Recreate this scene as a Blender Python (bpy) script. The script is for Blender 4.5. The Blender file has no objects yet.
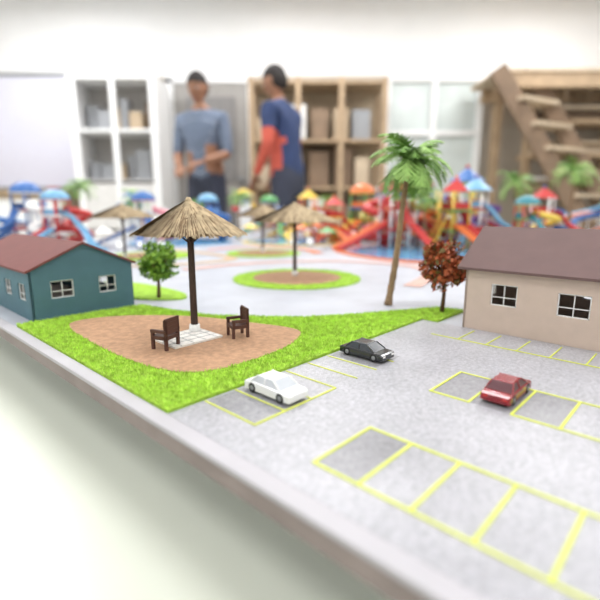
import bpy, bmesh, math, random
from mathutils import Vector, Matrix
random.seed(7)
R=random.random
def U(a,b): return a+(b-a)*random.random()
TH=math.atan2(.730,.683); T=.57
def B(X,Y,z=0): return Vector((math.cos(TH)*X-math.sin(TH)*Y, math.sin(TH)*X+math.cos(TH)*Y, T+z))
def s2l(c):
    c=c/255.
    return c/12.92 if c<=.04045 else ((c+.055)/1.055)**2.4
MC={}
def mat(name,rgb,rough=.6,metal=0,var=.12,scale=40,bump=0,bscale=200,alpha=None,emit=0,trans=0,coat=0):
    if name in MC: return MC[name]
    m=bpy.data.materials.new(name); m.use_nodes=True
    nt=m.node_tree; b=nt.nodes['Principled BSDF']
    col=[s2l(v) for v in rgb]
    tc=nt.nodes.new('ShaderNodeTexCoord')
    n=nt.nodes.new('ShaderNodeTexNoise'); n.inputs['Scale'].default_value=scale; n.inputs['Detail'].default_value=4
    nt.links.new(tc.outputs['Object'],n.inputs['Vector'])
    r=nt.nodes.new('ShaderNodeMapRange'); r.inputs['From Min'].default_value=.3; r.inputs['From Max'].default_value=.7
    r.inputs['To Min'].default_value=1-var; r.inputs['To Max'].default_value=1+var
    nt.links.new(n.outputs['Fac'],r.inputs['Value'])
    v=nt.nodes.new('ShaderNodeVectorMath'); v.operation='SCALE'
    v.inputs[0].default_value=col
    nt.links.new(r.outputs[0],v.inputs['Scale'])
    nt.links.new(v.outputs[0],b.inputs['Base Color'])
    b.inputs['Roughness'].default_value=rough; b.inputs['Metallic'].default_value=metal
    if trans: b.inputs['Transmission Weight'].default_value=trans
    if coat: b.inputs['Coat Weight'].default_value=coat
    if emit:
        b.inputs['Emission Color'].default_value=(*col,1); b.inputs['Emission Strength'].default_value=emit
    if bump:
        n2=nt.nodes.new('ShaderNodeTexNoise'); n2.inputs['Scale'].default_value=bscale; n2.inputs['Detail'].default_value=3
        nt.links.new(tc.outputs['Object'],n2.inputs['Vector'])
        bp=nt.nodes.new('ShaderNodeBump'); bp.inputs['Strength'].default_value=bump; bp.inputs['Distance'].default_value=.01 if bscale<150 else .001
        nt.links.new(n2.outputs['Fac'],bp.inputs['Height']); nt.links.new(bp.outputs[0],b.inputs['Normal'])
    MC[name]=m; return m
def brick(name,c1,c2,cm,scale,rough=.5,mortar=.06,lo=.74,hi=1.26,ns=330):
    m=bpy.data.materials.new(name); m.use_nodes=True
    nt=m.node_tree; b=nt.nodes['Principled BSDF']
    tc=nt.nodes.new('ShaderNodeTexCoord'); k=nt.nodes.new('ShaderNodeTexBrick')
    k.inputs['Scale'].default_value=scale; k.inputs['Mortar Size'].default_value=mortar
    for i,c in zip(('Color1','Color2','Mortar'),(c1,c2,cm)): k.inputs[i].default_value=(*[s2l(v) for v in c],1)
    nt.links.new(tc.outputs['Object'],k.inputs['Vector'])
    n=nt.nodes.new('ShaderNodeTexNoise'); n.inputs['Scale'].default_value=12; n.inputs['Detail'].default_value=6
    nt.links.new(tc.outputs['Object'],n.inputs['Vector'])
    n3=nt.nodes.new('ShaderNodeTexNoise'); n3.inputs['Scale'].default_value=ns; n3.inputs['Detail'].default_value=2
    nt.links.new(tc.outputs['Object'],n3.inputs['Vector'])
    ad=nt.nodes.new('ShaderNodeMath');ad.operation='MULTIPLY_ADD';ad.inputs[1].default_value=1.6
    nt.links.new(n3.outputs['Fac'],ad.inputs[0]);nt.links.new(n.outputs['Fac'],ad.inputs[2])
    r=nt.nodes.new('ShaderNodeMapRange'); r.inputs['From Min'].default_value=.85; r.inputs['From Max'].default_value=1.75
    r.inputs['To Min'].default_value=lo; r.inputs['To Max'].default_value=hi
    nt.links.new(ad.outputs[0],r.inputs['Value'])
    v=nt.nodes.new('ShaderNodeVectorMath'); v.operation='SCALE'
    nt.links.new(k.outputs['Color'],v.inputs[0]); nt.links.new(r.outputs[0],v.inputs['Scale'])
    nt.links.new(v.outputs[0],b.inputs['Base Color'])
    bp=nt.nodes.new('ShaderNodeBump'); bp.inputs['Strength'].default_value=.3; bp.inputs['Distance'].default_value=.0005; bp.invert=True
    nt.links.new(k.outputs['Fac'],bp.inputs['Height']); nt.links.new(bp.outputs[0],b.inputs['Normal'])
    b.inputs['Roughness'].default_value=rough
    return m

class MB:
    def __init__(s): s.v=[];s.f=[];s.m=[];s.sm=[];s.mats=[]
    def mi(s,m):
        if m not in s.mats: s.mats.append(m)
        return s.mats.index(m)
    def add(s,vs,fs,m,smooth=False):
        o=len(s.v); s.v+= [tuple(v) for v in vs]; i=s.mi(m)
        for f in fs: s.f.append([o+k for k in f]); s.m.append(i); s.sm.append(smooth)
    def box(s,c,d,m,rz=0,M=None):
        x,y,z=[k/2 for k in d]
        vs=[Vector((a*x,b*y,e*z)) for a in(-1,1) for b in(-1,1) for e in(-1,1)]
        if M is not None: vs=[M@v for v in vs]
        elif rz:
            q=Matrix.Rotation(rz,3,'Z'); vs=[q@v for v in vs]
        vs=[v+Vector(c) for v in vs]
        s.add(vs,[(0,1,3,2),(4,6,7,5),(0,4,5,1),(2,3,7,6),(0,2,6,4),(1,5,7,3)],m)
    def bar(s,a,b,w,h,m):
        a=Vector(a);b=Vector(b);d=b-a
        q=d.to_track_quat('Y','Z').to_matrix()
        s.box((a+b)/2,(w,d.length,h),m,M=q)
    def tube(s,path,rad,m,n=8,cap=True):
        path=[Vector(p) for p in path]
        if not hasattr(rad,'__len__'): rad=[rad]*len(path)
        vs=[];fs=[];L=len(path)
        ref=None
        for i,p in enumerate(path):
            d=(path[min(i+1,L-1)]-path[max(i-1,0)]).normalized()
            if ref is None: ref=Vector((1,0,0)) if abs(d.x)<.8 else Vector((0,1,0))
            a=(ref-d*ref.dot(d)).normalized(); ref=a; b=d.cross(a)
            for k in range(n):
                t=2*math.pi*k/n; vs.append(p+(a*math.cos(t)+b*math.sin(t))*rad[i])
        for i in range(L-1):
            for k in range(n):
                fs.append((i*n+k,i*n+(k+1)%n,(i+1)*n+(k+1)%n,(i+1)*n+k))
        if cap: fs.append(tuple(range(n))[::-1]); fs.append(tuple((L-1)*n+k for k in range(n)))
        s.add(vs,fs,m,True)
    def trough(s,path,r,m,th=.1,n=7):
        path=[Vector(p) for p in path];L=len(path);vs=[];fs=[]
        for i,p in enumerate(path):
            d=(path[min(i+1,L-1)]-path[max(i-1,0)]).normalized()
            side=d.cross(Vector((0,0,1)));side=side.normalized() if side.length>1e-4 else Vector((1,0,0))
            up=side.cross(d)
            for k in range(n):
                t=math.pi*k/(n-1); vs.append(p+(side*math.cos(t)-up*math.sin(t))*r)
            for k in range(n-1,-1,-1):
                t=math.pi*k/(n-1); vs.append(p+(side*math.cos(t)-up*math.sin(t))*r*(1-th*1.5))
        N=2*n
        for i in range(L-1):
            for k in range(N): fs.append((i*N+k,i*N+(k+1)%N,(i+1)*N+(k+1)%N,(i+1)*N+k))
        fs.append(tuple(range(N))[::-1]); fs.append(tuple((L-1)*N+k for k in range(N)))
        s.add(vs,fs,m,True)
    def ell(s,c,r,m,nu=14,nv=10,z0=-1,z1=1,M=None):
        c=Vector(c);vs=[];fs=[]
        t0=math.asin(z0);t1=math.asin(z1)
        for j in range(nv+1):
            t=t0+(t1-t0)*j/nv
            for i in range(nu):
                a=2*math.pi*i/nu
                q=Vector((r[0]*math.cos(t)*math.cos(a),r[1]*math.cos(t)*math.sin(a),r[2]*math.sin(t)))
                if M is not None:q=M@q
                vs.append(c+q)
        for j in range(nv):
            for i in range(nu): fs.append((j*nu+i,j*nu+(i+1)%nu,(j+1)*nu+(i+1)%nu,(j+1)*nu+i))
        s.add(vs,fs,m,True)
    def cone(s,c,r0,r1,h,m,n=16,smooth=True):
        s.tube([Vector(c),Vector(c)+Vector((0,0,h))],[r0,max(r1,1e-5)],m,n)
        if not smooth:
            for k in range(len(s.sm)-n-2,len(s.sm)): s.sm[k]=False
    def poly(s,pts,z0,z1,m):
        n=len(pts)
        ar=sum(pts[i][0]*pts[(i+1)%n][1]-pts[(i+1)%n][0]*pts[i][1] for i in range(n))
        if ar<0: pts=pts[::-1]
        vs=[(p[0],p[1],z0) for p in pts]+[(p[0],p[1],z1) for p in pts]
        fs=[tuple(range(n,2*n)),tuple(range(n))[::-1]]+[(i,(i+1)%n,n+(i+1)%n,n+i) for i in range(n)]
        s.add(vs,fs,m)
    def mesh(s,name):
        me=bpy.data.meshes.new(name); me.from_pydata(s.v,[],s.f)
        for m in s.mats: me.materials.append(m)
        me.polygons.foreach_set('material_index',s.m); me.polygons.foreach_set('use_smooth',s.sm)
        me.update(); return me
    def obj(s,name,loc=(0,0,0),rz=0,sc=1,parent=None,bevel=0):
        o=bpy.data.objects.new(name,s.mesh(name)); bpy.context.collection.objects.link(o)
        o.location=loc;o.rotation_euler=(0,0,rz);o.scale=(sc,)*3
        if parent:o.parent=parent
        if bevel:
            b=o.modifiers.new('bevel','BEVEL'); b.width=bevel;b.segments=2;b.limit_method='ANGLE'
        return o
def inst(me,name,loc,rz=0,sc=1):
    o=bpy.data.objects.new(name,me); bpy.context.collection.objects.link(o)
    o.location=loc;o.rotation_euler=(0,0,rz);o.scale=(sc,)*3 if not hasattr(sc,'__len__') else sc
    return o
def empty(name,loc=(0,0,0),rz=0):
    o=bpy.data.objects.new(name,None); bpy.context.collection.objects.link(o); o.location=loc;o.rotation_euler=(0,0,rz); o.empty_display_size=.05
    return o
def smooth_loop(pts,k=6):
    n=len(pts);out=[]
    for i in range(n):
        p0,p1,p2,p3=[Vector((*pts[(i+j)%n],0)) for j in(-1,0,1,2)]
        for q in range(k):
            t=q/k
            p=.5*((2*p1)+(p2-p0)*t+(2*p0-5*p1+4*p2-p3)*t*t+(3*p1-p0-3*p2+p3)*t**3)
            out.append((p.x,p.y))
    return out
def circ(cx,cy,rx,ry=None,n=48):
    ry=ry or rx
    return [(cx+rx*math.cos(2*math.pi*i/n),cy+ry*math.sin(2*math.pi*i/n)) for i in range(n)]
def inside(p,poly):
    x,y=p;r=False;n=len(poly)
    for i in range(n):
        x1,y1=poly[i];x2,y2=poly[(i+1)%n]
        if (y1>y)!=(y2>y) and x<(x2-x1)*(y-y1)/(y2-y1)+x1: r=not r
    return r

# ---------------- materials
M_wall=mat('wall_plaster',(240,240,240),.8,var=.02,scale=3)
M_wallb=mat('wall_beige',(184,174,160),.8,var=.14,scale=2)
M_ceil=mat('ceiling_paint',(247,247,247),.9,var=.02,scale=2)
M_floor=mat('floor_epoxy',(206,204,192),.35,var=.05,scale=1.5)
M_board=mat('board_path_grey',(184,187,196),.4,var=.08,scale=14)
M_rim=mat('board_rim',(178,175,180),.5,var=.06,scale=20)
M_rimd=mat('board_edge',(136,124,120),.6,var=.12,scale=30)
M_white=mat('white_paint',(238,238,238),.5,var=.03)
M_table=mat('table_white_laminate',(216,219,206),.3,var=.05,scale=3)
M_cob=brick('cobble_paving',(178,177,183),(196,195,200),(152,151,157),210,.36)
M_cobd=brick('cobble_dark',(150,149,153),(168,167,171),(126,125,130),210,.36)
M_line=mat('line_yellow',(214,222,88),.6,var=.08)
M_grass=mat('turf',(158,200,60),.9,var=.25,scale=120,bump=1,bscale=900)
M_grassb=mat('turf_blades',(186,220,88),.8,var=.35,scale=150)
M_soil=mat('soil',(178,140,110),.95,var=.2,scale=170,bump=.7,bscale=1200)
M_straw=mat('straw',(182,162,130),.9,var=.3,scale=120)
M_strawd=mat('straw_dark',(126,104,78),.9,var=.3,scale=120)
M_pole=mat('pole_dark_wood',(70,52,44),.7,var=.15)
M_chair=mat('chair_brown',(84,52,42),.6,var=.15)
M_beige=mat('house_beige',(204,184,170),.75,var=.04,scale=60)
M_roofb=mat('roof_brown',(106,82,80),.7,var=.06,scale=50)
M_teal=mat('house_teal',(74,110,122),.7,var=.05,scale=60)
M_roofr=mat('roof_red',(112,60,56),.7,var=.06,scale=50)
M_inner=mat('inner_card',(190,180,170),.8,var=.04)
M_winf=mat('window_white',(236,236,234),.5,var=.03)
M_trunk=mat('palm_trunk',(146,120,92),.9,var=.25,scale=200)
M_trunkd=mat('tree_trunk',(96,68,48),.9,var=.2,scale=200)
M_frond=mat('palm_frond',(108,150,66),.6,var=.3,scale=60)
M_frond2=mat('palm_frond_light',(146,184,98),.6,var=.3,scale=60)
M_leaf=mat('leaf_green',(128,168,52),.6,var=.3,scale=90)
M_leafd=mat('leaf_green_dark',(88,132,42),.6,var=.3,scale=90)
M_leafr=mat('leaf_russet',(168,84,46),.6,var=.3,scale=90)
M_leafo=mat('leaf_olive',(110,92,46),.6,var=.3,scale=90)
M_blackp=mat('rubber_black',(28,28,30),.7)
C={k:mat('plastic_'+k,v,.35,var=.04) for k,v in dict(red=(196,52,50),blue=(52,104,172),lblue=(116,170,206),yellow=(230,198,82),orange=(224,120,62),green=(84,154,84),pink=(218,136,150),white=(238,238,236),teal=(54,132,146),navy=(40,60,108),purple=(120,80,160),grey=(150,152,156)).items()}
M_water=mat('pool_water',(98,160,204),.12,var=.1,scale=20)
M_wood=mat('wood_plain',(168,144,116),.7,var=.15,scale=9)
M_woodd=mat('wood_dark',(130,108,88),.7,var=.15,scale=9)
M_woodl=mat('wood_light',(194,176,152),.7,var=.12,scale=6)
M_card=mat('cardboard',(188,168,142),.85,var=.06)
M_metal=mat('steel_shelf',(150,152,155),.4,metal=.4,var=.05)
M_glass=mat('pane_frosted',(204,212,210),.15,var=.1,scale=3)

# ---------------- room
XL,XR,Y0,Y1,ZC=-3.9,3.9,-2.6,5.0,2.75
def simple(name,c,d,m,bevel=0):
    b=MB();b.box((0,0,0),d,m);return b.obj(name,c,bevel=bevel)
simple('floor',((XL+XR)/2,(Y0+Y1)/2,-.05),(XR-XL+.2,Y1-Y0+.2,.1),M_floor)
simple('ceiling',((XL+XR)/2,(Y0+Y1)/2,ZC+.05),(XR-XL+.2,Y1-Y0+.2,.1),M_ceil)
simple('wall_left',(XL-.05,(Y0+Y1)/2,ZC/2),(.1,Y1-Y0,ZC),M_wall)
simple('wall_right',(XR+.05,(Y0+Y1)/2,ZC/2),(.1,Y1-Y0,ZC),M_wall)
simple('wall_front',(0,Y0-.05,ZC/2),(XR-XL,.1,ZC),M_wall)
b=MB();b.box((0,0,1.02),(XR-XL,.1,2.04),M_wallb);b.box((0,0,2.04+(ZC-2.04)/2),(XR-XL,.1,ZC-2.04),M_wall)
b.obj('wall_back',(0,Y1+.05,0))
simple('baseboard_back',(0,Y1-.012,.05),(XR-XL-.1,.022,.1),M_white)

# door in back wall
b=MB()
b.box((0,0,1.0),(.76,.03,1.98),mat('door_grey',(156,152,148),.6))
for sx in(-1,1): b.box((sx*.42,0,1.0),(.08,.06,2.0),M_white)
b.box((0,0,2.0),(.92,.06,.08),M_white)
for zz,h in((.5,.7),(1.4,.85)): b.box((0,-.02,zz),(.5,.02,h),mat('door_panel',(128,125,124),.6))
b.ell((.3,-.06,1.0),(.03,.03,.03),M_metal); b.tube([(.3,-.01,1.0),(.3,-.05,1.0)],.01,M_metal)
b.obj('door_1',(-.92,Y1-.035,0))
# window in back wall
b=MB()
W,Hh=.95,1.4
b.box((0,.02,0),(W,.015,Hh),M_glass)
for sx in(-1,0,1): b.box((sx*W/2,0,0),(.06,.06,Hh+.06),M_white)
for sz in(-1,.25,1): b.box((0,0,sz*Hh/2),(W+.06,.05,.05),M_white)
b.obj('window_1',(1.38,Y1-.035,1.30))
# whiteboard
b=MB()
b.box((0,0,0),(1.25,.02,1.09),mat('whiteboard_face',(218,218,232),.3,var=.02))
for sx in(-1,1): b.box((sx*.635,-.005,0),(.03,.035,1.15),M_metal)
for sz in(-1,1): b.box((0,-.005,sz*.56),(1.3,.035,.03),M_metal)
b.box((0,-.05,-.58),(1.0,.08,.015),M_metal)
b.box((.45,-.05,-.565),(.12,.02,.02),C['blue']);b.box((.2,-.05,-.565),(.12,.02,.02),C['red'])
b.obj('whiteboard',(-2.82,Y1-.03,1.48))
# low cupboard under board
b=MB()
b.box((0,0,.42),(1.4,.45,.84),M_woodl); b.box((0,-.02,.86),(1.46,.5,.04),M_wood)
for i in(-1,0,1): b.box((i*.46,-.235,.42),(.43,.02,.74),M_white); b.box((i*.46+.17,-.26,.5),(.02,.03,.12),M_metal)
b.obj('storage_cupboard',(-2.95,4.6,0))
# display cabinet
b=MB();w,d,h=.8,.4,1.90
b.box((0,.19,h/2),(w,.02,h),mat('cabinet_back',(182,178,174),.6))
for sx in(-1,1):
    b.box((sx*(w/2-.01),0,h/2),(.03,d,h),M_white); b.box((sx*(w/2-.03),-d/2,h/2),(.07,.03,h),M_white)
b.box((0,-d/2,h/2),(.05,.03,h),M_white)
for z in(.05,.5,.95,1.42,1.88): b.box((0,0,z),(w-.02,d,.025),M_white)
b.box((0,-d/2+.01,.5),(w-.05,.02,.95),mat('cabinet_door',(216,214,212),.5))
for z in(.965,1.435):
    x=-.33
    while x<.25:
        ww=U(.06,.15);hh=U(.15,.38)
        b.box((x+ww/2,U(-.05,.08),z+hh/2),(ww,.15,hh),random.choice([C['grey'],M_card,C['white'],M_woodd,C['grey'],M_metal]));x+=ww+.02
b.obj('display_cabinet',(-1.72,4.62,0))
# shelving unit centre
b=MB();w,d,h=1.25,.4,1.90
for sx in(-1,-.3,.35,1):
    for sy in(-1,1): b.box((sx*w/2,sy*d/2,h/2),(.05,.04,h),M_wood)
for z in(.1,.5,.9,1.34,1.86): b.box((0,0,z),(w+.04,d,.025),M_wood)
b.box((0,.2,h/2),(w,.012,h),mat('shelf_back',(176,158,134),.8))
for z in(.115,.515,.915,1.355):
    x=-.58
    while x<.40:
        ww=U(.08,.2);hh=U(.15,.42)
        b.box((x+ww/2,U(-.05,.05),z+hh/2),(ww,.25,hh),random.choice([M_card,M_woodl,C['white'],M_woodd,C['grey'],M_woodl,M_wood]));x+=ww+U(.01,.06)
b.obj('shelving_unit',(.17,4.7,0))
# loft stair with platform
b=MB()
def sp(z,off):
    x=1.70+(1.80-z)/.95*.66
    return Vector((x+off*.42,4.1+off*.22,z))
for o in(0,1): b.bar(sp(1.86,o),sp(.09,o),.05,.14,M_woodd)
z=.22
while z<1.8:
    a=sp(z,0);c=sp(z,1);b.bar(a,c,.20,.03,M_woodl);z+=.2
for y in(4.22,4.83): b.box((2.82,y,1.80),(2.0,.06,.12),M_wood)
for i in range(9): b.box((1.82+i*.235,4.52,1.875),(.215,.68,.03),M_woodl)
for x in(3.76,): 
    for y in(4.22,4.83): b.box((x,y,.9),(.08,.08,1.8),M_wood)
b.box((1.99,4.83,.9),(.08,.08,1.8),M_wood)
b.obj('wooden_loft_stair',(0,0,0))
# plank rack
b=MB()
for sx in(0,.75,1.4): b.box((sx,0,.82),(.07,.07,1.64),M_wood)
for z in(.4,.9,1.2,1.5):
    b.box((.7,0,z),(1.44,.34,.04),M_wood)
    for k in range(4):
        b.box((U(.65,.75),U(-.05,.05),z+.034+k*.03),(U(1.0,1.4),U(.1,.2),.026),random.choice([M_woodl,M_wood,C['white'],M_card,M_woodd]))
b.obj('plank_rack',(2.2,4.58,0))

# ---------------- ceiling lamps
for x in(-2.2,0,2.2):
    for y,en in((-1.2,18),(.9,18),(2.7,19),(3.9,26)):  # last row: unseen lamps near the back wall, power added to brighten it
        e=empty('ceiling_lamp',(x,y,ZC-.03))
        b=MB();b.box((0,0,0),(1.25,.35,.05),M_white)
        b.box((0,0,-.027),(1.15,.27,.006),mat('lamp_diffuser',(255,255,255),.5,emit=3,var=0))
        b.obj('housing',parent=e)
        l=bpy.data.lights.new('lamp_light','AREA');l.shape='RECTANGLE';l.size=1.15;l.size_y=.27;l.energy=en;l.color=(.985,.99,1)
        lo=bpy.data.objects.new('lamp_light',l);bpy.context.collection.objects.link(lo);lo.location=(0,0,-.04);lo.parent=e

# ---------------- board & table
XA,XB,YA,YB=.158,2.4,-1.3,2.15
e=empty('model_base_board',(0,0,T),TH)
b=MB()
b.box(((XA+XB)/2,(YA+YB)/2,-.008),(XB-XA,YB-YA,.016),M_board)
b.obj('board_top',parent=e)
b=MB();tw_=.013
for (x0,x1,y0,y1) in((XA-tw_,XA,YA-tw_,YB+tw_),(XB,XB+tw_,YA-tw_,YB+tw_),(XA,XB,YA-tw_,YA),(XA,XB,YB,YB+tw_)):
    b.box(((x0+x1)/2,(y0+y1)/2,-.001),(x1-x0,y1-y0,.004),M_rim)
    b.box(((x0+x1)/2,(y0+y1)/2,-.0095),(x1-x0-.002,y1-y0-.002,.013),M_rimd)
b.obj('edge_trim',parent=e,bevel=.0007)
TZ=-.075
b=MB()
b.box(((XA+XB)/2,(YA+YB)/2,(TZ-.016)/2),(XB-XA-.12,YB-YA-.12,-.016-TZ),M_white)
b.obj('plinth',parent=e)
e=empty('work_table',(0,0,T),TH)
b=MB()
b.box((.75,.4,TZ-.015),(3.4,3.7,.03),M_table);b.obj('top',parent=e,bevel=.003)
b=MB()
for x in(-.8,.75,2.3):
    for y in(-1.3,.4,2.1): b.box((x,y,(TZ-.03-T)/2),(.06,.06,T+TZ-.03),M_metal)
for y in(-1.3,.4,2.1): b.box((.75,y,TZ-.06),(3.1,.04,.05),M_metal)
b.obj('legs',parent=e)

def board_obj(name,bld): return bld.obj(name,(0,0,T),TH)
b=MB()
b.poly([(XA,-.9),(.545,-.9),(.545,.2815),(XA,.2815)],0,.0008,M_cob)
for (x0,x1,y0,y1) in((.184,.242,.129,.159),(.192,.246,.223,.278),(.330,.388,.097,.128),(.345,.389,.225,.278),(.330,.388,.129,.159),(.330,.388,.065,.095)):
    b.poly([(x0,y0),(x1,y0),(x1,y1),(x0,y1)],.0008,.0010,M_cobd)
board_obj('parking_lot',b)
b=MB();lw=.0009
def line(x0,y0,x1,y1,w=lw):
    if x0==x1: b.box((x0,(y0+y1)/2,.0012),(2*w,abs(y1-y0)+2*w,.0006),M_line)
    else: b.box(((x0+x1)/2,y0,.0012),(abs(x1-x0)-2*lw if w==lw else abs(x1-x0),2*w,.0007),M_line)
line(.242,.160,.242,-.35);line(.183,.160,.183,-.35)
for i in range(17): line(.183,.160-.032*i,.242,.160-.032*i)
line(.388,.160,.388,-.35);line(.329,.160,.329,.128);line(.329,.096,.329,-.35)
for i in range(17):
    line(.329,.160-.032*i,.388,.160-.032*i)
for i in range(12):
    x=.190+.0300*i
    if x<.40: line(x,.221,x,.279,.0006)
line(.19,.221,.28,.221,.0008)
line(.488,.24,.488,-.35,.0008)
for i in range(18): line(.488,.208-.032*i,.535,.208-.032*i,.0006)
board_obj('parking_lines',b)

G=[(XA+.001,.2825),(.30,.2825),(.42,.283),(.53,.284),(.5455,.284),(.5455,.262),(.63,.262),(.62,.30),(.575,.325),(.50,.365),(.44,.405),(.40,.455),(.362,.503),(.342,.57),(.328,.640),(.25,.644),(XA+.02,.644),(XA+.001,.644)]
S=smooth_loop([(.208,.600),(.27,.592),(.335,.520),(.37,.43),(.385,.364),(.345,.333),(.296,.322),(.225,.328),(.196,.38),(.192,.50)])
def blades(b,poly,holes,dens,h=.0045):
    xs=[p[0] for p in poly];ys=[p[1] for p in poly]
    n=int((max(xs)-min(xs))*(max(ys)-min(ys))*dens)
    vs=[];fs=[]
    for _ in range(n):
        x=U(min(xs),max(xs));y=U(min(ys),max(ys))
        if not inside((x,y),poly) or any(inside((x,y),q) for q in holes): continue
        a=U(0,6.28);w=.0008;dx,dy=w*math.cos(a),w*math.sin(a);o=len(vs);hh=h*U(.4,1)
        vs+=[(x-dx,y-dy,.0025),(x+dx,y+dy,.0025),(x+U(-.0015,.0015),y+U(-.0015,.0015),.0025+hh)]
        fs.append((o,o+1,o+2))
    b.add(vs,fs,M_grassb)
b=MB();b.poly(G,0,.003,M_grass);b.poly(S,.003,.0036,M_soil);blades(b,G,[S],480000,.0042)
board_obj('lawn_with_soil_bed',b)
def island(cx,cy,r,ri,dens,squ=1):
    b=MB();o=circ(0,0,r,r*squ);i=circ(0,0,ri,ri*squ)
    b.poly(o,0,.003,M_grass);b.poly(i,.003,.0036,M_soil)
    if dens: blades(b,o,[i],dens)
    b.obj('round_lawn_island',B(cx,cy),TH)
island(.69,.655,.135,.093,60000)
island(1.0,1.10,.12,.088,20000)
island(.70,1.30,.13,.09,15000)
b=MB();b.poly(smooth_loop([(.345,.70),(.40,.64),(.43,.70),(.42,.85),(.36,.90),(.33,.80)]),0,.003,M_grass);board_obj('lawn_strip',b)
# curved coloured path bands
def band(name,pts,w,m,z=.0012):
    P=[Vector((*p,0)) for p in pts];L=[]
    for i in range(len(P)-1):
        p0,p1,p2,p3=P[max(i-1,0)],P[i],P[i+1],P[min(i+2,len(P)-1)]
        for q in range(8):
            t=q/8;L.append(.5*((2*p1)+(p2-p0)*t+(2*p0-5*p1+4*p2-p3)*t*t+(3*p1-p0-3*p2+p3)*t**3))
    vs=[]
    for i,p in enumerate(L):
        d=(L[min(i+1,len(L)-1)]-L[max(i-1,0)]).normalized();n=Vector((-d.y,d.x,0))*w/2;vs+=[p-n,p+n]
    b=MB();b.add([(v.x,v.y,z) for v in vs],[(2*i,2*i+1,2*i+3,2*i+2) for i in range(len(L)-1)],m);board_obj(name,b)
band('paved_path',[(.60,.95),(.80,.92),(.98,.80),(1.04,.60),(.95,.48),(.75,.42)],.035,mat('path_pink',(200,160,148),.7))
band('paved_path',[(.95,1.34),(1.13,1.30),(1.2,1.12),(1.11,.95)],.035,C['orange'],.0014)
band('paved_path',[(.86,1.50),(.865,1.24),(.82,1.04),(.62,1.05),(.5,1.15)],.035,mat('path_tan',(200,172,138),.7),.0016)

# ---------------- umbrellas
def umbrella(X,Y,r,h=.156,n=700):
    b=MB();rim=h-.036
    b.cone((0,0,.0036),.007,.006,.010,C['white'],12)
    b.tube([(0,0,.0036),(0,0,h-.004)],[.0042,.0036],M_pole,10)
    for i in range(8):
        a=i*math.pi/4;b.tube([(0,0,h-.008),(r*.92*math.cos(a),r*.92*math.sin(a),rim+.002)],.0009,M_pole,5)
        b.tube([(0,0,rim-.012),(r*.5*math.cos(a),r*.5*math.sin(a),rim+.013)],.0008,M_pole,5)
    N=40;vs=[(0,0,h)];fs=[]
    for j,(q,zz) in enumerate(((.35,.30),(.7,.66),(1,1))):
        for i in range(N):
            a=2*math.pi*i/N;rr=r*q*(1+U(-.02,.02));vs.append((rr*math.cos(a),rr*math.sin(a),h-(h-rim)*zz+U(-.0005,.0005)))
    for i in range(N):
        fs.append((0,1+i,1+(i+1)%N))
        for j in range(2): fs.append((1+j*N+i,1+(j+1)*N+i,1+(j+1)*N+(i+1)%N,1+j*N+(i+1)%N))
    b.add(vs,fs,M_strawd)
    for k in range(n):
        a=U(0,6.283);q0=U(.0,.65);q1=min(1.07,q0+U(.3,.6)) if k%2 else U(.95,1.10)
        w=r*.010*U(.5,1.3);pts=[]
        for t in(0,.5,1):
            q=q0+(q1-q0)*t;zz=h-(h-rim)*(q**1.05)+.0012+U(0,.0018);aa=a+(t-.5)*U(-.05,.05)
            pts.append((q*r*math.cos(aa),q*r*math.sin(aa),zz))
        dx,dy=-math.sin(a)*w,math.cos(a)*w;vs=[]
        for p in pts: vs+=[(p[0]-dx,p[1]-dy,p[2]),(p[0]+dx,p[1]+dy,p[2]+.0004)]
        b.add(vs,[(0,1,3,2),(2,3,5,4)],M_straw if R()<.7 else M_strawd)
    b.cone((0,0,h-.002),.006,.002,.007,M_straw,10)
    b.obj('straw_umbrella',B(X,Y),TH)
umbrella(.293,.446,.060,n=2000)
umbrella(.705,.675,.088,n=1300)
umbrella(1.01,1.114,.085,n=500)
umbrella(.62,1.29,.09,n=500)

b=MB()
b.box((0,0,.0008),(.062,.05,.0026),mat('tile_white',(232,228,222),.4,var=.12,scale=200))
for i in range(4): b.box((-.031+.0155*i+.008,0,.0022),(.0004,.05,.0004),C['grey'])
for i in range(3): b.box((0,-.0125+.0125*i,.0022),(.062,.0004,.0004),C['grey'])
b.obj('tile_pad',B(.272,.43,.0036),TH)
def chair(X,Y,rz):
    b=MB();w,d,sh,bh=.022,.020,.013,.032
    for sx in(-1,1):
        b.box((sx*(w/2-.0015),-d/2+.0015,sh/2),(.003,.003,sh),M_chair)
        b.box((sx*(w/2-.0015),d/2-.0015,bh/2),(.003,.003,bh),M_chair)
        b.box((sx*(w/2-.001),0,sh+.007),(.003,d,.003),M_chair)
        b.box((sx*(w/2-.001),-d/2+.002,sh+.0035),(.003,.003,.007),M_chair)
    b.box((0,0,sh),(w,d,.004),M_chair)
    for i in range(4): b.box((0,d/2-.001,sh+.006+i*.0042),(w,.002,.0040),M_chair)
    b.obj('garden_chair',B(X,Y,.0036),rz)
chair(.238,.418,TH+math.radians(200));chair(.318,.396,TH-math.radians(110))

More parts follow.
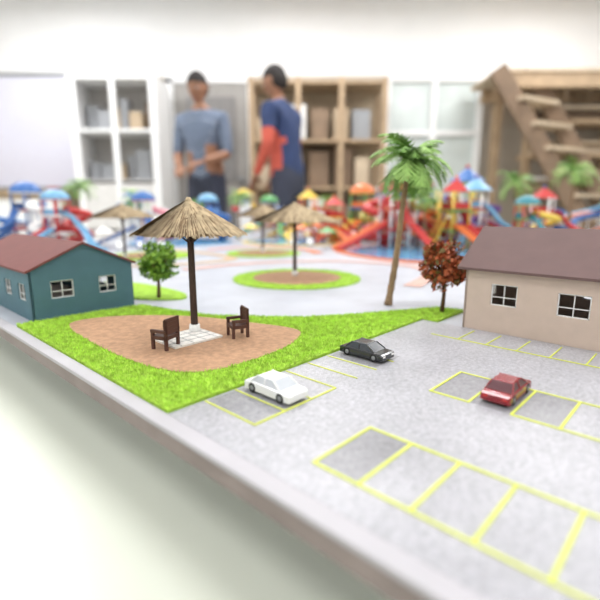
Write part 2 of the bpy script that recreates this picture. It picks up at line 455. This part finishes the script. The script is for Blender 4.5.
# ---------------- houses
def wallp(b,p0,du,L,H,holes,th,m,nrm):
    us=sorted({0,L,*[h[0] for h in holes],*[h[1] for h in holes]});zs=sorted({0,H,*[h[2] for h in holes],*[h[3] for h in holes]})
    du=Vector(du);nn=Vector(nrm)
    for i in range(len(us)-1):
        for j in range(len(zs)-1):
            uc=(us[i]+us[i+1])/2;zc=(zs[j]+zs[j+1])/2
            if any(h[0]<uc<h[1] and h[2]<zc<h[3] for h in holes): continue
            c=Vector(p0)+du*uc+nn*(-th/2)+Vector((0,0,zc))
            l=us[i+1]-us[i]
            b.box(c,(l if abs(du.x)>.5 else th,l if abs(du.y)>.5 else th,zs[j+1]-zs[j]),m)
    for h in holes:
        uc=(h[0]+h[1])/2;zc=(h[2]+h[3])/2;f=.0014
        def part(u,z,lu,lz):
            c=Vector(p0)+du*u+nn*(-th*.75)+Vector((0,0,z))
            b.box(c,(lu if abs(du.x)>.5 else .0012,lu if abs(du.y)>.5 else .0012,lz),M_winf)
        part(h[0]+f/2,zc,f,h[3]-h[2]);part(h[1]-f/2,zc,f,h[3]-h[2]);part(uc,zc,f*.7,h[3]-h[2])
        part(uc,h[2]+f/2,h[1]-h[0],f);part(uc,h[3]-f/2,h[1]-h[0],f);part(uc,h[2]+(h[3]-h[2])*.4,h[1]-h[0],f*.7)
def house(name,X,Y,w,L,H,Rz,mw,mr,holesF,holesG,ov=.008):
    b=MB();th=.003
    wallp(b,(0,0,0),(0,1,0),L,H,holesF,th,mw,(-1,0,0))
    wallp(b,(w,0,0),(0,1,0),L,H,holesF,th,mw,(1,0,0))
    wallp(b,(0,0,0),(1,0,0),w,H,holesG,th,mw,(0,-1,0))
    wallp(b,(0,L,0),(1,0,0),w,H,holesG,th,mw,(0,1,0))
    for y0,y1 in((0,th),(L-th,L)):
        vs=[(0,y0,H),(w,y0,H),(w/2,y0,Rz),(0,y1,H),(w,y1,H),(w/2,y1,Rz)]
        b.add(vs,[(0,1,2),(5,4,3),(0,3,4,1),(1,4,5,2),(2,5,3,0)],mw)
    sl=(Rz-H)/(w/2);t=.003
    for sg in(-1,1):
        x0=w/2+sg*(w/2+ov);z0=H-sl*ov;x1=w/2
        vs=[(x0,-ov,z0),(x1,-ov,Rz),(x1,L+ov,Rz),(x0,L+ov,z0)]
        vs+=[(v[0],v[1],v[2]+t) for v in vs]
        b.add(vs,[(0,1,2,3),(4,5,6,7),(0,1,5,4),(1,2,6,5),(2,3,7,6),(3,0,4,7)],mr)
    b.box((w/2,L/2,.001),(w-.007,L-.007,.002),M_inner)
    return b.obj(name,B(X,Y),TH)
house('beige_model_house',.546,-.10,.13,.328,.080,.122,M_beige,M_roofb,
  [(.033,.058,.032,.058),(.095,.125,.032,.058),(.192,.224,.032,.058),(.266,.296,.034,.060)],[(.03,.05,.03,.055),(.08,.10,.03,.055)],.008)
house('teal_model_house',.181,.652,.141,.30,.068,.100,M_teal,M_roofr,
  [(.022,.052,.025,.048),(.085,.115,.025,.048),(.15,.18,.025,.048),(.22,.25,.025,.048)],[(.025,.055,.028,.052),(.090,.115,.028,.052)],.005)

# ---------------- cars
def car(name,X,Y,rz,paint,glass,L=.052,W=.0225,Hc=.0155):
    b=MB()
    prof=[(-.5,.16),(-.5,.50),(-.46,.56),(-.30,.60),(-.10,.62),(.30,.62),(.46,.58),(.5,.50),(.5,.16),(.40,.14),(-.40,.14)]
    ws=[(-.5,.90),(-.46,1.0),(.46,1.0),(.5,.90)]
    n=len(prof);vs=[];fs=[]
    for wx,k in ws:
        for (py,pz) in prof: vs.append((wx*W,py*L*(1 if k==1 else .97),(pz-.14)*k*Hc+.14*Hc))
    for i in range(3):
        for j in range(n): fs.append((i*n+j,i*n+(j+1)%n,(i+1)*n+(j+1)%n,(i+1)*n+j))
    fs.append(tuple(range(n))[::-1]);fs.append(tuple(3*n+j for j in range(n)))
    b.add(vs,fs,paint)
    def fr(y0,y1,wx,z): return [(-wx*W,y0*L,z*Hc),(wx*W,y0*L,z*Hc),(wx*W,y1*L,z*Hc),(-wx*W,y1*L,z*Hc)]
    A=fr(-.30,.36,.46,.60);Bq=fr(-.12,.22,.36,.97);Cq=fr(-.10,.20,.33,1.02)
    b.add(A+Bq,[(0,1,5,4),(1,2,6,5),(2,3,7,6),(3,0,4,7)],glass)
    b.add(Bq+Cq,[(0,1,5,4),(1,2,6,5),(2,3,7,6),(3,0,4,7),(4,5,6,7)],paint)
    for sx in(-1,1):
        def P(wx,y,z):return (sx*wx*W,y*L,z*Hc)
        for a,c in((P(.465,-.30,.60),P(.365,-.12,.98)),(P(.465,.36,.60),P(.365,.22,.98)),(P(.467,.04,.60),P(.367,.05,.98))):
            b.tube([a,c],.0007,paint,5)
        for y in(-.31,.31):
            b.tube([(sx*W*.36,y*L,.0042),(sx*W*.505,y*L,.0042)],.0042,M_blackp,14)
            b.tube([(sx*W*.50,y*L,.0042),(sx*W*.515,y*L,.0042)],.0022,M_metal,10)
        b.box((sx*W*.33,-.495*L,.0062),(.004,.0012,.0018),C['white']);b.box((sx*W*.33,.495*L,.0062),(.004,.0012,.0018),C['red'])
    b.box((0,0,.0034),(W*.8,L*.85,.002),M_blackp)
    b.obj(name,B(X,Y,.0012),TH+rz,bevel=.0007)
car('white_toy_car',.237,.249,0,mat('car_white',(240,240,240),.25,var=.02,coat=.5),mat('car_glass_pale',(196,200,206),.2,var=.03))
car('black_toy_car',.366,.250,0,mat('car_black',(38,40,44),.25,var=.05,coat=.5),mat('car_glass_dark',(60,64,70),.15,var=.03))
car('red_toy_car',.362,.111,math.pi/2,mat('car_red',(136,24,34),.25,var=.05,coat=.5),mat('car_glass_mid',(92,56,62),.15,var=.03))

# ---------------- palms & trees
def palm_mesh(lean=.025,h=.19,cr=.06,nf=26,nl=16,seed=1,tr=.0042):
    random.seed(seed);b=MB()
    path=[];rad=[]
    for i in range(25):
        t=i/24;path.append((lean*t**1.6+.004*math.sin(t*5),0,h*t));rad.append((tr*(1-.4*t)+(.002 if i==0 else 0))*(1.12 if i%2 else .95))
    b.tube(path,rad,M_trunk,9)
    top=Vector(path[-1])
    b.ell(top+Vector((0,0,.001)),(.006,.006,.007),M_frond,8,6)
    for k in range(3): b.ell(top+Vector((.006*math.cos(k*2.1),.006*math.sin(k*2.1),-.004)),(.003,.003,.0035),M_woodd,8,6)
    for f in range(nf):
        az=f*2.399;el=math.radians(U(-20,82));Lf=cr*U(.85,1.15)
        dirh=Vector((math.cos(az),math.sin(az),0));p=top.copy();e=el;pts=[p.copy()];ns=10
        for i in range(ns):
            p=p+(dirh*math.cos(e)+Vector((0,0,math.sin(e))))*Lf/ns;e-=math.radians(U(8,12));pts.append(p.copy())
        b.tube(pts,[.0009*(1-.07*i) for i in range(ns+1)],M_frond2,4,False)
        side=Vector((-math.sin(az),math.cos(az),0));m=random.choice([M_frond,M_frond2,M_frond2])
        for i in range(nl):
            t=(i+1)/nl*ns*.98;i0=min(int(t),ns-1);q=pts[i0].lerp(pts[i0+1],t-i0)
            d=(pts[i0+1]-pts[i0]).normalized();ll=Lf*.32*math.sin(math.pi*(.18+.78*i/nl))
            for sg in(-1,1):
                tip=q+side*sg*ll*.85+d*ll*.6-Vector((0,0,ll*U(.15,.5)))
                w=d*Lf*.026
                b.add([q-w,q+w,tip+w*.3,tip-w*.3],[(0,1,2,3)],m)
    return b.mesh('palm_tree')
P1=palm_mesh(.030,.216,.066,38,20,3,.0054)
P2=palm_mesh(.012,.165,.06,20,10,5)
P3=palm_mesh(-.014,.15,.06,20,10,8)
inst(P1,'model_palm_tree',B(.596,.369),0)
def palmw(x,y,me,sc,rz=0): inst(me,'model_palm_tree',(x,y,T),rz,sc)
palmw(-.93,1.92,P2,1.4);palmw(-.72,2.08,P3,1.3);palmw(-.29,2.15,P2,1.2,1);palmw(1.13,1.90,P2,1.8,2);palmw(.97,2.07,P3,1.7,1)
palmw(.80,2.15,P2,1.45,4);palmw(.14,2.5,P3,1.2,2);palmw(.44,1.60,P3,1.25,.5);palmw(-.52,2.3,P2,1.0,3);palmw(1.34,1.98,P3,1.4,3);palmw(.52,2.4,P2,1.4,3)

def tree(name,X,Y,h,cr,leaves,nl=700,sc=1,seed=4,zc=None):
    random.seed(seed);b=MB();zc=zc or h-cr*.8
    b.tube([(0,0,0),(.0015,0,zc*.45),(0,.001,zc*.8),(0,0,zc)],[.0034,.0026,.002,.0014],M_trunkd,7)
    for i in range(9):
        a=i*2.4;z0=zc*U(.5,.9);b.tube([(0,0,z0),(cr*.4*math.cos(a),cr*.4*math.sin(a),z0+cr*.5),(cr*.75*math.cos(a),cr*.75*math.sin(a),z0+cr*U(.6,1.1))],[.0013,.001,.0005],M_trunkd,5)
    cl=[(Vector((cr*.6*math.cos(i*2.4)*U(.4,1),cr*.6*math.sin(i*2.4)*U(.4,1),zc+cr*U(-.5,.6))),cr*U(.34,.52)) for i in range(15)]
    for k in range(nl):
        c,r=random.choice(cl);d=Vector((U(-1,1),U(-1,1),U(-1,1))).normalized()*r*U(.4,1);p=c+d
        n=Vector((U(-1,1),U(-1,1),U(0,1))).normalized();a=n.orthogonal().normalized();bb=n.cross(a);s=cr*U(.08,.14)
        b.add([p-a*s,p-bb*s*.6,p+a*s,p+bb*s*.6],[(0,1,2,3)],random.choice(leaves))
    b.obj(name,B(X,Y),0,sc)
tree('russet_model_tree',.596,.280,.098,.038,[M_leafr,M_leafr,M_leafr,M_leafo],2000,seed=4)
tree('green_model_tree',.375,.672,.090,.036,[M_leaf,M_leaf,M_leafd],1700,seed=6)

# ---------------- pools
def pool(pts,water,kerb):
    b=MB();cx=sum(p[0] for p in pts)/len(pts);cy=sum(p[1] for p in pts)/len(pts)
    o=smooth_loop(pts);i=[(cx+(x-cx)*.90,cy+(y-cy)*.90) for x,y in o]
    b.poly(o,0,.004,kerb);b.poly(i,.004,.0046,water)
    board_obj('model_pool',b)
pool([(1.10,.62),(1.22,.50),(1.45,.48),(1.62,.62),(1.68,.82),(1.50,.98),(1.28,1.02),(1.14,.85)],M_water,C['orange'])
pool([(1.24,1.25),(1.4,1.15),(1.62,1.25),(1.66,1.5),(1.45,1.6),(1.24,1.5)],M_water,C['yellow'])
pool([(.95,1.55),(1.15,1.5),(1.3,1.68),(1.2,1.9),(.98,1.9),(.85,1.72)],M_water,C['lblue'])
pool([(1.75,.2),(2.0,.1),(2.25,.3),(2.2,.6),(1.95,.7),(1.78,.45)],M_water,C['orange'])
pool([(.90,.30),(1.05,.20),(1.25,.28),(1.2,.44),(1.02,.46)],mat('pool_floor_tan',(206,150,96),.6),C['green'])
pool([(1.8,1.2),(2.1,1.1),(2.2,1.5),(2.0,1.8),(1.8,1.6)],mat('splash_pad',(222,120,100),.6),C['yellow'])

# ---------------- slides
def slide_tower(x,y,rz,s,cs,kind,seed,name='water_slide_tower'):
    random.seed(seed);b=MB();c=[C[k] for k in cs]
    w=.03;ph=.12;th=.175
    for sx in(-1,1):
        for sy in(-1,1): b.tube([(sx*w,sy*w,0),(sx*w,sy*w,th)],.0035,c[0],8)
    b.box((0,0,ph),(2*w+.01,2*w+.01,.006),c[1]);b.box((0,0,ph*.5),(2*w+.01,2*w+.01,.005),c[1])
    for sx in(-1,1): b.box((sx*w,0,ph+.014),(.002,2*w,.018),c[2]); b.box((sx*w,0,ph*.5+.012),(.002,2*w,.016),c[3])
    if kind%2==0: b.cone((0,0,th),w*1.75,.001,.04,c[2],4 if kind==2 else 14,False); b.ell((0,0,th+.042),(.006,.006,.006),c[3],8,6)
    else:
        b.ell((0,0,th),(w*1.6,w*1.6,.036),c[2],16,8,z0=0)
        b.cone((0,0,th-.002),w*1.6,w*1.6,.003,c[3],16)
    for i in range(9): b.box((0,w+.004+(8-i)*.0065,ph*(i+1)/9.5),(.03,.008,.003),c[3])
    for sx in(-1,1): b.bar((sx*.016,w+.06,0.002),(sx*.016,w,ph),.003,.004,c[0])
    pts=[]
    for i in range(22):
        t=i/21;pts.append((.02*math.sin(t*6)*(kind%3),-w-.19*t,ph*(1-t)**1.3*(1+.10*math.sin(t*14)*(1-t))+.012))
    b.trough(pts,.013,c[2])
    for i in(6,12,17): b.tube([(pts[i][0],pts[i][1],0),(pts[i][0],pts[i][1],pts[i][2]-.013)],.0022,c[0],6)
    pts=[];tn=1.6+.3*(kind%3)
    for i in range(46):
        t=i/45;a=math.pi+t*tn*2*math.pi;rr=.045
        pts.append((w+rr+.008+rr*math.cos(a),rr*math.sin(a),(ph+.01)*(1-t)+.014))
    (b.tube(pts,.0125,c[3],9,False) if kind%2 else b.trough(pts,.014,c[3]))
    b.tube([(w+.053,0,0),(w+.053,0,ph+.03)],.004,c[0],8)
    for k in(0,1):
        pts=[(-w-.16*t/14-.005,(k-.5)*.034,(ph*.5+.01)*(1-(t/14))**1.1+.012) for t in range(15)]
        b.trough(pts,.0125,c[1+2*k] if k else c[2])
    b.obj(name,(x,y,T),rz,s)
tw=[(.34,1.66,.4,1.2,('white','red','red','orange'),0,1),
(.50,1.95,-.6,1.35,('blue','yellow','red','green'),2,2),
(.70,1.95,2.6,1.45,('yellow','red','blue','red'),0,3),
(.28,2.08,.9,1.2,('green','blue','orange','yellow'),1,4),
(.04,2.28,-.3,1.1,('orange','yellow','yellow','red'),2,5),
(-.16,2.38,.5,1.0,('white','orange','green','blue'),1,6),
(-.42,2.10,-.8,1.0,('blue','white','lblue','blue'),1,7),
(-.62,1.82,.3,1.0,('white','lblue','blue','pink'),1,8),
(-.85,1.60,1.2,1.0,('red','white','lblue','red'),1,9),
(-1.02,1.72,-.4,1.15,('blue','red','blue','white'),1,10),
(-1.15,1.50,.2,1.0,('red','pink','red','lblue'),0,11),
(.95,1.80,.8,1.05,('white','orange','red','blue'),2,12),
(1.20,1.70,-.5,1.1,('white','red','orange','lblue'),0,13),
(.80,1.62,.1,.9,('red','green','teal','yellow'),1,14),
(.14,1.90,2.0,.9,('red','yellow','red','orange'),0,15),
(1.38,1.55,.6,1.0,('white','blue','teal','red'),1,16),
(.54,1.60,1.9,1.15,('yellow','green','red','orange'),2,17),
(.42,1.82,3.4,1.3,('blue','orange','yellow','red'),1,18),
(.66,1.74,.9,1.2,('white','red','lblue','purple'),0,19)]
for t in tw: slide_tower(*t)
def tubes(x,y,rz,s,cs,seed):
    random.seed(seed);b=MB()
    for k,cn in enumerate(cs):
        pts=[];h=.2-.03*k
        for i in range(60):
            t=i/59;a=t*9+k*1.3;pts.append((-.2+.4*t+.04*math.cos(a),.05*k+.06*math.sin(a),h*(1-t)+.02))
        b.tube(pts,.014,C[cn],9,False)
        for i in range(4,60,9): p=pts[i];b.tube([(p[0],p[1],0),(p[0],p[1],p[2]-.01)],.003,C['white'],6)
    b.box((-.18,.06,.1),(.06,.14,.2),C['white']);b.box((-.18,.06,.205),(.08,.16,.008),C['blue'])
    for sx in(-1,1):
        for sy in(-1,1): b.tube([(-.18+sx*.03,.06+sy*.06,.2),(-.18+sx*.03,.06+sy*.06,.25)],.003,C['white'],6)
    b.cone((-.18,.06,.25),.07,.002,.03,C[cs[0]],4,False)
    b.obj('tube_slide',(x,y,T),rz,s)
tubes(-1.15,1.80,.2,.85,('blue','lblue','blue'),1)
tubes(-.72,2.2,-.3,.8,('blue','white','lblue'),2)
tubes(.62,2.3,.6,1.0,('red','orange','green'),3)
tubes(1.25,2.12,2.9,.9,('lblue','orange','blue'),4)
tubes(-.15,2.62,.3,.9,('yellow','orange','red'),5)
for i,(x,y,c) in enumerate([(-.5,1.88,'pink'),(-.72,1.66,'white'),(-.22,2.02,'yellow'),(0,1.97,'orange'),(.77,1.42,'yellow'),(1.02,1.48,'red'),(-.3,1.9,'lblue'),(.10,1.66,'green')]):
    b=MB();b.tube([(0,0,0),(0,0,.07)],.002,C['white'],6);b.cone((0,0,.06),.04,.001,.02,C[c],10,False)
    b.obj('pool_parasol',(x,y,T))
# loungers
b=MB()
b.box((0,-.006,.010),(.018,.034,.003),C['white'])
b.box((0,.018,.017),(.018,.022,.003),C['white'],M=Matrix.Rotation(.7,3,'X'))
for sx in(-1,1):
    for y in(-.02,.010): b.box((sx*.007,y,.005),(.002,.002,.010),C['grey'])
lm=b.mesh('lounger')
for i,(x,y,r) in enumerate([(-.64,1.60,.4),(-.57,1.62,.5),(-.50,1.65,.6),(-.02,1.76,.2),(.04,1.77,.1),(.72,1.25,2.4),(.78,1.29,2.5)]):
    inst(lm,'pool_lounger',(x,y,T+.0002),r,1.1)

# ---------------- people
M_skin=mat('skin_brown',(150,108,84),.6,var=.04);M_hair=mat('hair_dark',(34,28,26),.8)
def bone_body(joints,edges,matof):
    names=list(joints);me=bpy.data.meshes.new('tmp')
    me.from_pydata([joints[n][0] for n in names],[(names.index(a),names.index(c)) for a,c,_ in edges],[])
    o=bpy.data.objects.new('tmp',me);bpy.context.collection.objects.link(o)
    o.modifiers.new('s','SKIN')
    for i,n in enumerate(names):
        r=joints[n][1];me.skin_vertices[0].data[i].radius=(r,r) if not hasattr(r,'__len__') else r
        me.skin_vertices[0].data[i].use_root=(n=='pelvis')
    su=o.modifiers.new('u','SUBSURF');su.levels=2;su.render_levels=2
    bpy.context.view_layer.update();dg=bpy.context.evaluated_depsgraph_get()
    res=bpy.data.meshes.new_from_object(o.evaluated_get(dg));bpy.data.objects.remove(o)
    segs=[(Vector(joints[a][0]),Vector(joints[c][0]),m) for a,c,m in edges]
    mats=[];idx=[]
    for p in res.polygons:
        c=p.center;best=None
        for a,q,m in segs:
            ab=q-a;t=max(0,min(1,(c-a).dot(ab)/ab.length_squared));d=(c-(a+ab*t)).length
            if best is None or d<best[0]: best=(d,m)
        if best[1] not in mats:mats.append(best[1])
        idx.append(mats.index(best[1]))
    res.materials.clear()
    for m in mats:res.materials.append(m)
    res.polygons.foreach_set('material_index',idx);res.polygons.foreach_set('use_smooth',[True]*len(idx));res.update()
    return res
def person(name,loc,rz,shirt,sleeve,trou,arms,lean=0,s=1,forearm=None,nod=0):
    e=empty(name,loc,rz)
    forearm=forearm or M_skin
    def L(p):
        p=Vector(p)
        if p.z>.95:
            q=Matrix.Rotation(-lean,3,'X')@Vector((p.x,p.y,p.z-.95));return Vector((q.x,q.y,q.z+.95))
        return p
    J={'pelvis':((0,0,.95),(.16,.12)),'waist':(L((0,0,1.08)),(.15,.115)),'chest':(L((0,.01,1.28)),(.17,.13)),'uchest':(L((0,0,1.42)),(.13,.10)),
       'neck':(L((0,.01,1.51)),.055),'nt':(L((0,.025,1.58)),.052)}
    E=[('pelvis','waist',shirt),('waist','chest',shirt),('chest','uchest',shirt),('uchest','neck',shirt),('neck','nt',M_skin)]
    for sg,n,(el,wr,hd) in((-1,'l',arms[0]),(1,'r',arms[1])):
        sh=L((sg*.18,0,1.43));el=L(el);wr=L(wr)
        J['sh'+n]=(sh,.072);J['me'+n]=(sh.lerp(el,.6),.056);J['el'+n]=(el,.046);J['wr'+n]=(wr,.030)
        E+=[('uchest','sh'+n,shirt),('sh'+n,'me'+n,shirt),('me'+n,'el'+n,sleeve),('el'+n,'wr'+n,forearm)]
        J['hp'+n]=((sg*.095,0,.88),.098);J['kn'+n]=((sg*.11,.03,.50),.064);J['an'+n]=((sg*.11,-.01,.10),.042);J['to'+n]=((sg*.12,.13,.045),.04)
        E+=[('pelvis','hp'+n,trou),('hp'+n,'kn'+n,trou),('kn'+n,'an'+n,trou),('an'+n,'to'+n,M_blackp)]
    me=bone_body(J,E,None);o=bpy.data.objects.new('body',me);bpy.context.collection.objects.link(o);o.parent=e
    b=MB()
    for sg,n in((-1,'l'),(1,'r')):
        el=J['el'+n][0];wr=J['wr'+n][0];d=(wr-el).normalized();side=Vector((1,0,0));side=(side-d*side.dot(d)).normalized();up=side.cross(d)
        if up.z<0: up=-up
        pc=wr+d*.05
        Mx=Matrix((side,d,up)).transposed();b.ell(pc,(.042,.052,.016),M_skin,12,8,M=Mx)
        for k,(off,ln) in enumerate(((-.03,.062),(-.010,.078),(.010,.074),(.028,.058))):
            a=pc+side*off+d*.035;m1=a+d*ln*.5-up*.006;m2=a+d*ln*.85-up*.028;b.tube([a,m1,m2],[.0095,.0085,.0065],M_skin,7)
        a=pc-side*sg*.03-d*.02;b.tube([a,a-side*sg*.03+d*.025-up*.01,a-side*sg*.034+d*.055-up*.02],[.012,.010,.007],M_skin,7)
    b.obj('hands',parent=e)
    b=MB()
    b.ell((0,0,0),(.074,.092,.105),M_skin,20,16);b.ell((0,.02,-.06),(.052,.062,.058),M_skin,16,12)
    b.tube([(0,.085,.012),(0,.108,-.022)],[.008,.014],M_skin,8);b.ell((0,.102,-.026),(.017,.013,.010),M_skin,10,8)
    for sg in(-1,1):
        b.ell((sg*.031,.080,.008),(.012,.008,.005),C['white'],10,8);b.ell((sg*.031,.0865,.008),(.0055,.004,.005),M_hair,8,6)
        b.tube([(sg*.016,.090,.026),(sg*.046,.078,.026)],.004,M_hair,6)
        b.ell((sg*.077,-.004,-.008),(.010,.020,.030),M_skin,10,8)
    b.ell((0,.078,-.062),(.024,.008,.006),mat('lips',(140,74,66),.5),10,6)
    q=Matrix.Rotation(.42,3,'X')
    b.ell((0,-.008,.012),(.082,.099,.108),M_hair,20,10,z0=.05,M=q)
    b.ell((0,-.035,-.01),(.079,.072,.085),M_hair,18,10)
    ho=b.obj('head',parent=e);ho.location=L((0,.035,1.675));ho.rotation_euler=(-lean-nod,0,0)
    e.scale=(s,)*3
    return e
navy=mat('shirt_navy',(40,56,94),.85,var=.12,scale=12);orange=mat('sleeve_orange',(186,84,68),.85,var=.1,scale=12)
jeans=mat('trousers_dark',(52,56,72),.85,var=.1,scale=12)
plaid=brick('shirt_plaid',(134,146,164),(180,188,200),(100,112,132),14,.85,.12,.9,1.1,12)
person('man_in_navy_shirt',(-.09,3.66,0),math.radians(62),navy,orange,jeans,
  (((-.26,.0,1.17),(-.20,.17,.98),0),((.26,.05,1.17),(.18,.22,1.0),0)),lean=.12,s=1.0,forearm=orange,nod=.3)
person('man_in_plaid_shirt',(-.80,4.0,0),math.radians(165),plaid,plaid,jeans,
  (((-.23,.04,1.15),(-.10,.24,1.10),0),((.23,.04,1.15),(.12,.24,1.06),0)),lean=.10,s=1.0,nod=.35)

# ---------------- world, camera
w=bpy.data.worlds.new('world');bpy.context.scene.world=w;w.use_nodes=True
w.node_tree.nodes['Background'].inputs[0].default_value=(.9,.93,1,1);w.node_tree.nodes['Background'].inputs[1].default_value=.6
cd=bpy.data.cameras.new('camera');co=bpy.data.objects.new('camera',cd);bpy.context.collection.objects.link(co)
co.location=(0,0,.72);co.rotation_euler=(math.pi/2-math.atan(93/450),0,0)
cd.sensor_width=36;cd.lens=27;cd.clip_start=.01
cd.dof.use_dof=True;cd.dof.focus_distance=.46;cd.dof.aperture_fstop=3.3
bpy.context.scene.camera=co
vs=bpy.context.scene.view_settings;vs.view_transform='Standard';vs.look='None';vs.exposure=0
